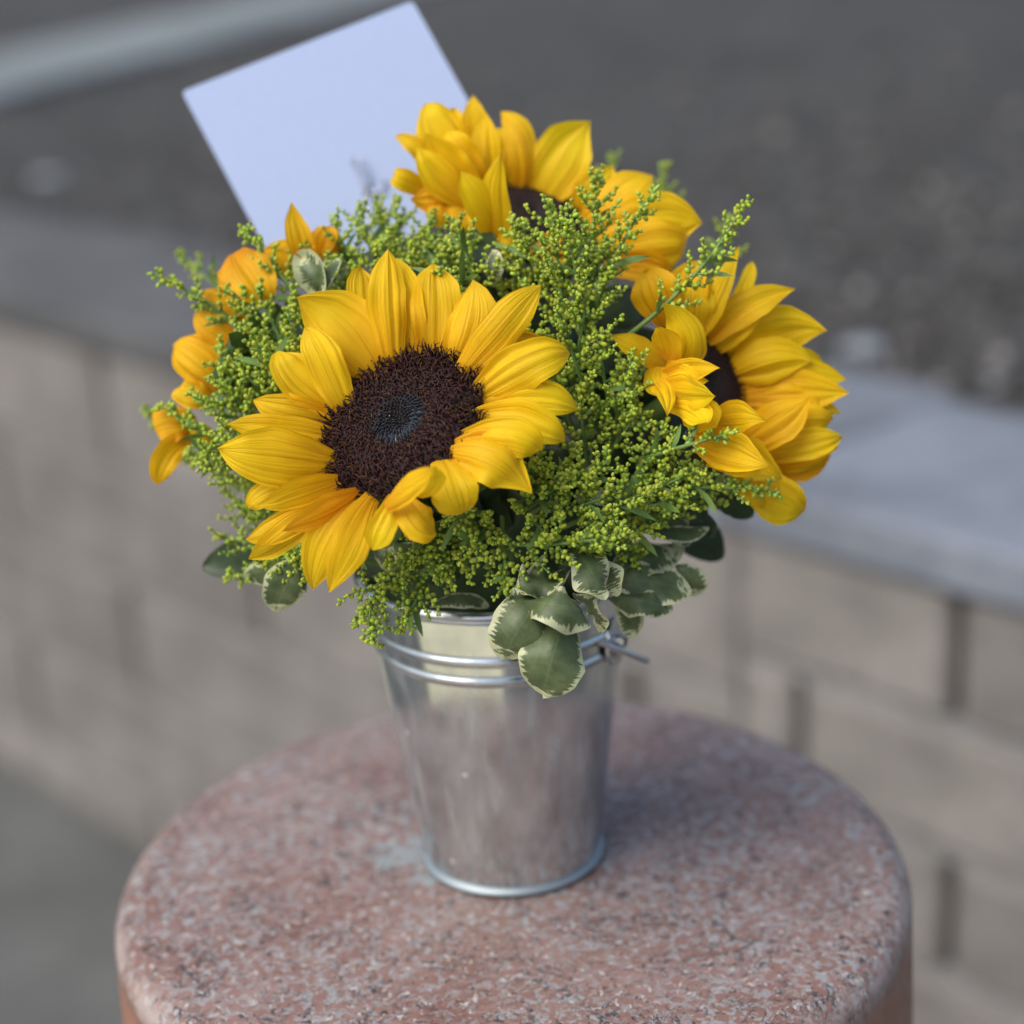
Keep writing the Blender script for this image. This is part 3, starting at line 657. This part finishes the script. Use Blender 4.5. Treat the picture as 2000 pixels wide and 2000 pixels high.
c4 = (250, 350, .36232)
left = [
 ((940, 450), (915, 300), (873, 145), 120, {}),
 ((910, 530), (840, 425), (725, 365), 165, {}),
 ((575, 400), (660, 530), (768, 700), 215, dict(arch=.2)),
 ((600, 610), (540, 550), (472, 505), 110, {}),
 ((650, 750), (510, 680), (370, 595), 125, {}),
 ((620, 930), (470, 810), (342, 700), 125, {}),
 ((530, 1150), (385, 985), (212, 885), 190, dict(arch=.15)),
 ((450, 1190), (330, 1150), (238, 1105), 140, {}),
 ((360, 1330), (225, 1320), (110, 1385), 165, {}),
 ((340, 1390), (215, 1500), (160, 1672), 125, {}),
 ((460, 1360), (390, 1385), (318, 1415), 100, {}),
 ((1140, 410), (1060, 330), (975, 250), 110, {}),
 ((520, 1010), (420, 900), (330, 880), 120, dict(lay=-1)),
 ((1010, 450), (1060, 330), (1080, 235), 90, {}),
]
sunflower('orange-yellow sunflower facing away beneath the card, half hidden by goldenrod', c4, (600, 930), .708, (-.75, .45), 110, 80, left, orange=True, nfl=0, seed=11, sepals=8, facing=-1, wm=1.25)

# ------------------------------------------------------------------ goldenrod
def sprig(label, base, tip, bend=(0, 0), full=1.0, nbr=13, blen=.020, bud=.00089, d0=.70, d1=.68, start=.25, droop=0.0, seed=0, group=None, tone=1.0, density=1.0):
    r_ = np.random.default_rng(seed+900)
    A = P(base[0], base[1], d0); B = P(tip[0], tip[1], d1); Mi = P((base[0]+tip[0])/2+bend[0], (base[1]+tip[1])/2+bend[1], (d0+d1)/2-.004)
    Lm = np.linalg.norm(B-A); n = 22; c = bez(A, Mi, B, n)
    root = empty('goldenrod_sprig', A, label, 'sprig', group)
    tubes = [tube(c, np.linspace(.0011, .00045, n), 5)]; buds = []
    def bud_at(p, d, s): buds.append((p, d, s))
    def raceme(pts, rd, gap):
        m = len(pts); seg = np.linalg.norm(np.diff(pts, axis=0), axis=1); tot = seg.sum(); cum = np.concatenate([[0], np.cumsum(seg)])
        s = tot*.12; a = r_.uniform(0, 6.28)
        while s < tot:
            p = np.array([np.interp(s, cum, pts[:, k]) for k in range(3)]); tg = unit(pts[min(m-1, np.searchsorted(cum, s))]-pts[max(0, np.searchsorted(cum, s)-1)])
            e1 = unit(np.cross(tg, [.2, .9, .4])); e2 = np.cross(tg, e1); a += 2.4+r_.normal(0, .3)
            od = unit(math.cos(a)*e1+math.sin(a)*e2+tg*.55+np.array([0, 0, .25])); f = s/tot; ln = rd*(1.15-.55*f)*r_.uniform(.7, 1.25)
            q = p+od*ln; sz = bud*(1.10-.40*f)*r_.uniform(.6, 1.25); bud_at(q, od, sz)
            if sz > bud*.8: tubes.append(tube([p, q-od*sz*.5], [.00028, .00022], 3))
            s += gap*r_.uniform(.75, 1.25)
        bud_at(pts[-1], unit(pts[-1]-pts[-2]), bud*.7)
    ts = np.linspace(start, .96, max(2, int(nbr*.92)))
    for i, t in enumerate(ts):
        p = np.array([np.interp(t, np.linspace(0, 1, n), c[:, k]) for k in range(3)]); k_ = min(n-2, int(t*(n-1))); tg = unit(c[k_+1]-c[k_])
        e1 = unit(np.cross(tg, [.3, .8, .5])); e2 = np.cross(tg, e1); a = i*2.4+r_.normal(0, .35); od = math.cos(a)*e1+math.sin(a)*e2
        l_ = blen*(1.05-.80*((t-start)/(1-start))**1.2)*r_.uniform(.75, 1.2)*full; 
        if l_ < .0025: continue
        q = p+unit(od+tg*.75)*l_*.55; e = q+unit(od*.75+tg*.6+np.array([0, 0, .35-droop]))*l_*.5
        pts = bez(p, q, e, 7); tubes.append(tube(pts, np.linspace(.0005, .00025, 7), 4)); raceme(pts, bud*1.5, bud*1.32/density)
    raceme(c[int(n*.72):], bud*1.5, bud*1.35)
    V, Fc = join(tubes); mesh('stem', V, Fc, MSTEM, root)
    for i in range(3):                                          # a few narrow stem leaves
        t = r_.uniform(.1, .75); k_ = int(t*(n-2)); tg = unit(c[k_+1]-c[k_]); a = r_.uniform(0, 6.28); e1 = unit(np.cross(tg, [.3, .8, .5])); e2 = np.cross(tg, e1)
        od = math.cos(a)*e1+math.sin(a)*e2; l_ = r_.uniform(.007, .014)
        blade('leaf', (c[k_], c[k_]+(od*.5+tg*.7)*l_*.55, c[k_]+(od*.9+tg*.8)*l_), l_*.2, r_.uniform(-.6, .6), MSTEM, root, prof=PROF_L, arch=.1, ridge=0, nu=8, nv=5, seed=i)
    nb = len(buds); pos = np.array([b_[0] for b_ in buds]); dr = np.array([b_[1] for b_ in buds]); sz = np.array([b_[2] for b_ in buds])
    V0, F0 = (I2V, I2F) if d1 < .705 else (I1V, I1F)
    nvx = len(V0); rel = V0[None]*sz[:, None, None]; al = (rel*dr[:, None, :]).sum(-1, keepdims=True); rel = rel+al*dr[:, None, :]*r_.uniform(.1, .75, (nb, 1, 1))
    V = (pos[:, None, :]+rel).reshape(-1, 3); Fc = (F0[None]+(np.arange(nb)*nvx)[:, None, None]).reshape(-1, 3)
    base_c = np.array([.365, .475, .045])*tone; cv = base_c[None]*r_.uniform(.72, 1.22, (nb, 1))*np.stack([r_.uniform(.85, 1.15, nb), np.ones(nb), r_.uniform(.6, 1.5, nb)], 1)
    o_ = mesh('buds', V, Fc, MBUD, root, cols=np.repeat(cv, nvx, 0)); o_['kind'] = 'stuff'
    return nb
NB = 0
G = {}
def S_(group, label, items, **kw):
    global NB
    for i, it in enumerate(items):
        b_, t_, d0, d1 = it[:4]; o = dict(kw); o.update(it[4] if len(it) > 4 else {})
        if group == 'goldenrod over the bucket mouth':
            if o.get('droop'): o['label'] = 'goldenrod sprig drooping to the bucket rim below the forward sunflower'
            elif t_[0] > 1245: o['label'] = 'goldenrod sprig spreading from the bucket mouth below the side-turned sunflower'
        NB += sprig(o.pop('label', label), b_, t_, d0=d0, d1=d1, seed=len(G), group=group, **o); G[len(G)] = 1
S_('goldenrod between the front, top and right sunflowers', 'green goldenrod sprig standing between the forward sunflower and the two behind it', [
 ((1120, 760), (1075, 395), .700, .676, dict(blen=.026, nbr=22, start=.35)),
 ((1160, 720), (1105, 430), .695, .668, dict(blen=.022, nbr=18)),
 ((1110, 800), (1150, 560), .69, .672, dict(blen=.022)),
 ((1170, 850), (1085, 590), .69, .668, dict(blen=.02)),
 ((1130, 870), (1050, 650), .69, .672, {}),
 ((1200, 860), (1165, 650), .695, .674, {}),
 ((1190, 880), (1235, 690), .69, .672, {}),
 ((1180, 900), (1250, 800), .69, .675, dict(blen=.014)),
 ((1150, 930), (1130, 760), .69, .675, {}),
 ((1010, 640), (1010, 480), .71, .69, {}),
 ((1130, 640), (1180, 470), .70, .682, {}),
 ((1210, 980), (1300, 830), .69, .672, dict(blen=.014)),
 ((1090, 620), (1000, 430), .705, .685, dict(blen=.018)),
])
S_(None, None, [
 ((1150, 620), (1165, 335), .695, .69, dict(label='upright goldenrod sprig with a narrow tip crossing the top sunflower disc', blen=.016, nbr=20)),
 ((1140, 700), (1285, 365), .69, .68, dict(label='slender goldenrod sprig leaning over the top sunflower lower petals', bend=(-20, -10), blen=.012, nbr=18)),
 ((1220, 660), (1462, 385), .685, .678, dict(label='long goldenrod sprig with a hooked tip reaching past the top sunflower', bend=(18, 12), blen=.011, nbr=20, density=.9)),
 ((1380, 620), (1425, 420), .755, .76, dict(label='soft goldenrod sprig behind the hooked one, between the top and right sunflowers', blen=.016)),
 ((1200, 560), (1190, 300), .79, .80, dict(label='goldenrod sprig far behind the top sunflower, showing beside its widest petal', blen=.018)),
 ((1320, 560), (1290, 320), .79, .79, dict(label='goldenrod sprig far behind the top sunflower, drooping beyond its rightmost petal', blen=.016)),
 ((960, 640), (885, 425), .70, .688, dict(label='goldenrod sprig between the forward sunflower and the top sunflower stem', blen=.016, nbr=16)),
 ((930, 560), (845, 530), .69, .668, dict(label='tiny goldenrod tip lying across an upper petal of the forward sunflower', blen=.006, nbr=7)),
 ((1260, 720), (1225, 780), .688, .672, dict(label='short goldenrod sprig hanging between curled petals of the side-turned sunflower', blen=.012, nbr=10, droop=.5)),
 ((1240, 900), (1438, 842), .68, .655, dict(label='narrow goldenrod tip laid over the lower petals of the side-turned sunflower', blen=.009, nbr=14, start=.1)),
 ((1130, 980), (1520, 962), .685, .672, dict(label='long goldenrod sprig stretching below the side-turned sunflower', blen=.014, nbr=22, bend=(0, -18))),
 ((960, 1060), (1235, 1040), .665, .645, dict(label='goldenrod sprig with a plump tip stretching above the variegated leaves', blen=.015, nbr=20, bend=(0, 12), start=.2)),
 ((800, 1100), (722, 1255), .675, .668, dict(label='goldenrod sprig hanging over the bucket rim, longest of the hanging pair', blen=.016, nbr=16, droop=.9, bend=(-25, -20))),
 ((840, 1120), (780, 1235), .678, .668, dict(label='short goldenrod sprig hanging over the bucket rim, beside a longer one', blen=.012, nbr=12, droop=.9, bend=(5, -10))),
 ((560, 720), (290, 535), .715, .70, dict(label='thin goldenrod sprig with a bent tip sticking out past the orange sunflower', blen=.010, nbr=16, bend=(0, -25))),
 ((520, 640), (345, 495), .76, .77, dict(label='blurred goldenrod sprig behind the orange sunflower', blen=.012)),
 ((640, 650), (468, 440), .705, .70, dict(label='goldenrod sprig rising in front of the card corner', blen=.011, nbr=16)),
 ((470, 960), (275, 800), .75, .76, dict(label='blurred goldenrod sprig behind the lowest orange petals', blen=.015)),
])
S_('goldenrod under the card', 'dense goldenrod sprig packed under the sky-tinted card behind the forward sunflower', [
 ((760, 620), (700, 400), .725, .715, dict(blen=.02)),
 ((800, 620), (770, 385), .725, .718, dict(blen=.02)),
 ((840, 620), (840, 420), .72, .71, {}),
 ((720, 600), (650, 430), .72, .712, {}),
 ((780, 640), (740, 470), .71, .70, dict(blen=.02)),
 ((830, 640), (800, 480), .71, .70, {}),
 ((700, 620), (640, 520), .71, .70, {}),
 ((690, 640), (620, 590), .70, .69, dict(blen=.014)),
 ((860, 600), (870, 470), .71, .70, {}),
 ((790, 560), (735, 395), .735, .73, {}),
 ((650, 560), (560, 480), .72, .715, dict(blen=.014)),
])
S_('goldenrod beside the orange sunflower', 'goldenrod sprig filling the gap between the forward and the orange sunflower', [
 ((640, 760), (440, 560), .705, .695, dict(blen=.016, nbr=18)),
 ((620, 760), (480, 640), .70, .69, dict(blen=.016)),
 ((600, 780), (500, 560), .70, .695, {}),
 ((600, 840), (420, 680), .70, .695, {}),
 ((560, 860), (380, 780), .70, .695, dict(blen=.013)),
 ((560, 780), (520, 690), .695, .685, {}),
 ((640, 740), (570, 590), .70, .69, dict(blen=.016)),
 ((520, 920), (310, 790), .705, .70, dict(blen=.011, nbr=14)),
 ((540, 900), (360, 890), .705, .70, dict(blen=.012)),
 ((560, 960), (400, 880), .70, .69, {}),
 ((560, 960), (440, 830), .695, .685, {}),
 ((500, 830), (430, 730), .70, .69, {}),
])
S_('goldenrod low beside the bucket on the orange sunflower side', 'low goldenrod sprig drooping under the forward sunflower towards the orange one', [
 ((640, 1060), (430, 960), .715, .72, {}),
 ((640, 1080), (420, 1050), .715, .715, {}),
 ((660, 1100), (440, 1130), .705, .705, dict(blen=.013)),
 ((660, 1070), (505, 1100), .69, .68, dict(blen=.014)),
 ((680, 1080), (570, 1095), .685, .67, dict(blen=.014)),
 ((640, 1000), (470, 1000), .71, .71, {}),
 ((620, 960), (450, 930), .72, .725, {}),
 ((720, 1060), (640, 1120), .685, .672, dict(blen=.012, droop=.6)),
])
S_('goldenrod over the bucket mouth', 'upturned goldenrod sprig over the bucket mouth between forward sunflower and variegated leaves', [
 ((900, 1000), (820, 1100), .68, .662, dict(blen=.016)),
 ((900, 1000), (760, 1110), .675, .66, dict(blen=.014, droop=.5)),
 ((960, 1000), (930, 1080), .675, .655, dict(blen=.018)),
 ((980, 1010), (990, 1160), .672, .655, dict(blen=.014, droop=.7)),
 ((1010, 980), (1080, 1060), .672, .655, dict(blen=.018)),
 ((960, 1000), (880, 1010), .67, .655, dict(blen=.014)),
 ((1050, 960), (1040, 900), .68, .66, dict(blen=.018)),
 ((1020, 1000), (1120, 930), .672, .655, dict(blen=.02)),
 ((1040, 1000), (1190, 900), .675, .655, dict(blen=.018)),
 ((1080, 1010), (1210, 960), .675, .655, dict(blen=.02)),
 ((1100, 1030), (1290, 950), .68, .66, dict(blen=.018)),
 ((1150, 1020), (1340, 970), .685, .67, dict(blen=.018)),
 ((1150, 1050), (1300, 1020), .69, .68, dict(blen=.016)),
 ((1180, 1000), (1360, 920), .685, .672, dict(blen=.014)),
 ((1100, 1050), (1180, 1080), .675, .665, dict(blen=.013)),
 ((900, 1060), (870, 1130), .675, .665, dict(blen=.012, droop=.7)),
 ((860, 1060), (770, 1150), .68, .668, dict(blen=.014, droop=.7)),
 ((1180, 1060), (1250, 1090), .695, .69, dict(blen=.012)),
 ((1200, 960), (1420, 900), .69, .68, dict(blen=.012)),
 ((1250, 1000), (1440, 950), .70, .69, dict(blen=.014)),
])

# ------------------------------------------------------------------ leaves
def lw(px, d): return px*d/FPX
def leafspray(label, base, d, leaves, m=None, stem_from=None, group=None):
    B = P(base[0], base[1], d); root = empty('leaf_sprig', B, label, 'leaf sprig', group)
    st = np.array(stem_from) if stem_from is not None else np.array([B[0]*.3, B[1]*.3, .13])
    V, Fc = tube(bez(st, (st+B)/2+[0, 0, .008], B, 8), .0013, 6); mesh('stem', V, Fc, MSTEM, root)
    for i, (b_, mi, t_, W, db, dm, dt, op) in enumerate(leaves):
        blade('leaf', (P(b_[0], b_[1], db), P(mi[0], mi[1], dm), P(t_[0], t_[1], dt)), lw(W, dm), op.get('roll', .0), op.get('m', m or MLEAF), root,
              prof=PROF_L, arch=op.get('arch', .1), ridge=0, ripple=op.get('rip', .04), twist=op.get('tw', 0), hook=op.get('hook', 0), kf=op.get('kf'), nu=34, nv=15, seed=i+int(base[0]), curl=op.get('curl', 0))
leafspray('variegated leaf sprig spilling over the bucket rim beside the handle', (1085, 1150), .665, [
 ((1065, 1170), (1018, 1220), (985, 1288), 122, .664, .650, .654, dict(arch=.14, rip=.07)),
 ((1108, 1195), (1080, 1280), (1060, 1360), 128, .662, .648, .654, dict(arch=.14, rip=.07)),
 ((1022, 1180), (1095, 1192), (1168, 1195), 88, .655, .640, .655, dict(arch=.25, rip=.22, roll=.5, hook=-.8, kf=1.8)),
 ((1105, 1115), (1060, 1130), (1008, 1148), 82, .67, .655, .652, dict(arch=-.12, rip=.38, roll=-.5, kf=2.3)),
 ((1110, 1070), (1148, 1118), (1182, 1172), 80, .668, .655, .650, dict(arch=.25, rip=.30, roll=.75, kf=1.5)),
 ((1060, 1165), (1020, 1170), (982, 1178), 52, .66, .653, .650, dict(rip=.30, roll=.7, kf=2.6)),
 ((1150, 1090), (1185, 1120), (1205, 1165), 60, .672, .664, .662, dict(arch=.2, rip=.28, roll=-.6, kf=1.7)),
 ((1120, 1160), (1160, 1190), (1172, 1235), 50, .664, .656, .66, dict(arch=.2, rip=.20, roll=-.9)),
])
leafspray('blue-green variegated leaf sprig reaching out beyond the bucket handle', (1190, 1130), .69, [
 ((1170, 1130), (1260, 1140), (1350, 1150), 92, .69, .685, .69, dict(arch=.15, rip=.16, roll=.5)),
 ((1190, 1110), (1250, 1100), (1335, 1065), 85, .69, .69, .70, dict(arch=.15, rip=.18, roll=.6)),
 ((1190, 1170), (1250, 1178), (1315, 1188), 62, .685, .68, .685, dict(rip=.14, roll=.5)),
 ((1200, 1160), (1228, 1200), (1232, 1248), 55, .689, .687, .69, dict(rip=.06)),
 ((1320, 1105), (1348, 1130), (1358, 1165), 60, .695, .695, .70, dict(rip=.05)),
])
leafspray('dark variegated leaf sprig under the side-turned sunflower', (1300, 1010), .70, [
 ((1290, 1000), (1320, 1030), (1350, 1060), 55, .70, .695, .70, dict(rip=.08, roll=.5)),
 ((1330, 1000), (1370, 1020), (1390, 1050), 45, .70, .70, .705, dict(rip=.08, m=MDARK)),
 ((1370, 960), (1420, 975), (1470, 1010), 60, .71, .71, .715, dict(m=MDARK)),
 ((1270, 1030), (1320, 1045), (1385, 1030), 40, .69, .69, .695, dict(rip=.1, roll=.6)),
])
leafspray('variegated leaf sprig low under the forward sunflower, drooping outwards', (600, 1110), .685, [
 ((610, 1100), (560, 1140), (545, 1195), 88, .685, .68, .685, dict(arch=.18, rip=.05, roll=.2)),
 ((600, 1090), (530, 1115), (480, 1130), 55, .69, .69, .70, dict(rip=.08, roll=.4)),
 ((560, 1080), (480, 1090), (395, 1110), 75, .71, .715, .72, dict(rip=.05, m=MDARK)),
])
leafspray('curled variegated leaf sprig standing behind an upper petal of the forward sunflower', (640, 580), .69, [
 ((625, 575), (610, 535), (590, 505), 62, .690, .686, .694, dict(arch=-.25, rip=.06, roll=.2, curl=.3)),
 ((625, 575), (640, 540), (660, 505), 45, .690, .690, .694, dict(arch=.2, roll=.8)),
])
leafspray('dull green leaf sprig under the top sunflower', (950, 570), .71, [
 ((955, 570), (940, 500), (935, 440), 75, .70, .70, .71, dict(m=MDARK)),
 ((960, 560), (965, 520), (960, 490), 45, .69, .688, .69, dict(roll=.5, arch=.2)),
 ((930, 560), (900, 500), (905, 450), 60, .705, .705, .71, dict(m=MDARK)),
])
leafspray('variegated leaf sprig tucked at the bucket mouth under the forward sunflower', (830, 1130), .69, [
 ((770, 1060), (800, 1085), (835, 1105), 60, .685, .68, .685, dict(roll=.4)),
 ((840, 1185), (900, 1172), (955, 1185), 36, .685, .683, .69, dict(roll=.5, rip=.04)),
 ((730, 1070), (760, 1090), (800, 1100), 55, .69, .685, .69, dict(roll=-.4)),
 ((800, 1140), (850, 1120), (905, 1125), 50, .69, .69, .69, dict(m=MDARK)),
])
leafspray('small grey-green leaf sprig inside the gap between the forward and side-turned sunflowers', (1150, 900), .69, [
 ((1140, 960), (1180, 970), (1225, 945), 36, .685, .68, .685, dict(roll=.4)),
 ((1110, 870), (1135, 880), (1150, 905), 38, .69, .685, .69, dict(roll=.3)),
 ((1200, 840), (1260, 870), (1340, 880), 75, .695, .695, .70, dict(m=MDARK)),
 ((1260, 900), (1300, 950), (1380, 960), 75, .70, .70, .705, dict(m=MDARK)),
])
# dark filler foliage inside the dome (salal-like leaves), so that only leaves show through the gaps
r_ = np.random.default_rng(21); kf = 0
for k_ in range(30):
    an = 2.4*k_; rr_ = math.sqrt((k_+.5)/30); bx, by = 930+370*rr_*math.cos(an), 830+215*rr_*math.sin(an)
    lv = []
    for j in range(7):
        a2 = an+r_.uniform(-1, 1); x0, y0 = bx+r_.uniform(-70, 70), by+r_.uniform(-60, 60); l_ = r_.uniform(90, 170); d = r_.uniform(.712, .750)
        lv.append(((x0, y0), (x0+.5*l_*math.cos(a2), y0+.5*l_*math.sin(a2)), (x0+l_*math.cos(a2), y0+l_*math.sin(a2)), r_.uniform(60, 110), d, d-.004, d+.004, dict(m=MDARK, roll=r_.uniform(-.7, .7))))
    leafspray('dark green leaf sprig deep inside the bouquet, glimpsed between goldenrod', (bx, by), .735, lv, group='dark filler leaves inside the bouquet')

# ------------------------------------------------------------------ card and its clear pick
dC = .80
cTL, cTR, cBL = P(355, 180, dC), P(806, 3, dC+.004), P(513+26, 475+50, dC-.012)
ux = unit(cTR-cTL); wC = np.linalg.norm(cTR-cTL); uyv = (cBL-cTL); uyv = unit(uyv-(uyv@ux)*ux*.0); nC = unit(np.cross(ux, uyv))
if nC@(CAM-cTL) < 0: nC = -nC
hC = .098; rc = .0022; out = []
for (cx_, cy_, a0_) in ((rc, rc, 180), (wC-rc, rc, 270), (wC-rc, hC-rc, 0), (rc, hC-rc, 90)):
    for a in np.linspace(a0_, a0_+90, 5): out.append((cx_+rc*math.cos(math.radians(a)), cy_+rc*math.sin(math.radians(a))))
nO = len(out); V = []
for dd in (.0006, -.0006):
    for x, y in out: V.append(cTL+ux*x+uyv*y+nC*dd)
Fl = [tuple(range(nO)), tuple(range(2*nO-1, nO-1, -1))]+[(i, nO+i, nO+(i+1) % nO, (i+1) % nO) for i in range(nO)]
o = mesh('envelope', V, Fl, MENV, smooth=False, loc=cTL+uyv*hC+ux*wC/2); tag(o, 'plain envelope card with the blue sky cast in its colour, standing tilted behind the flowers', 'envelope')
# clear plastic pick: a stem and pronged head that grips the card
dp = dC-.010; pk = empty('card_pick', P(730, 520, dp-.01), 'clear plastic card pick in front of the sky-tinted envelope', 'card pick')
V, Fc = tube(bez(P(735, 520, dp-.012), P(722, 440, dp-.006), P(712, 372, dp), 8), .0012, 8); mesh('stem', V, Fc, MPLAS, pk)
for pts in ([(712, 378), (700, 335), (688, 318), (690, 304), (700, 305), (706, 320)], [(712, 378), (722, 350), (712, 328), (706, 320)], [(712, 378), (748, 372), (752, 348)]):
    V, Fc = tube([P(x, y, dp) for x, y in pts], .0009, 8); mesh('prong', V, Fc, MPLAS, pk)
print('buds', NB, 'sprigs', len(G))
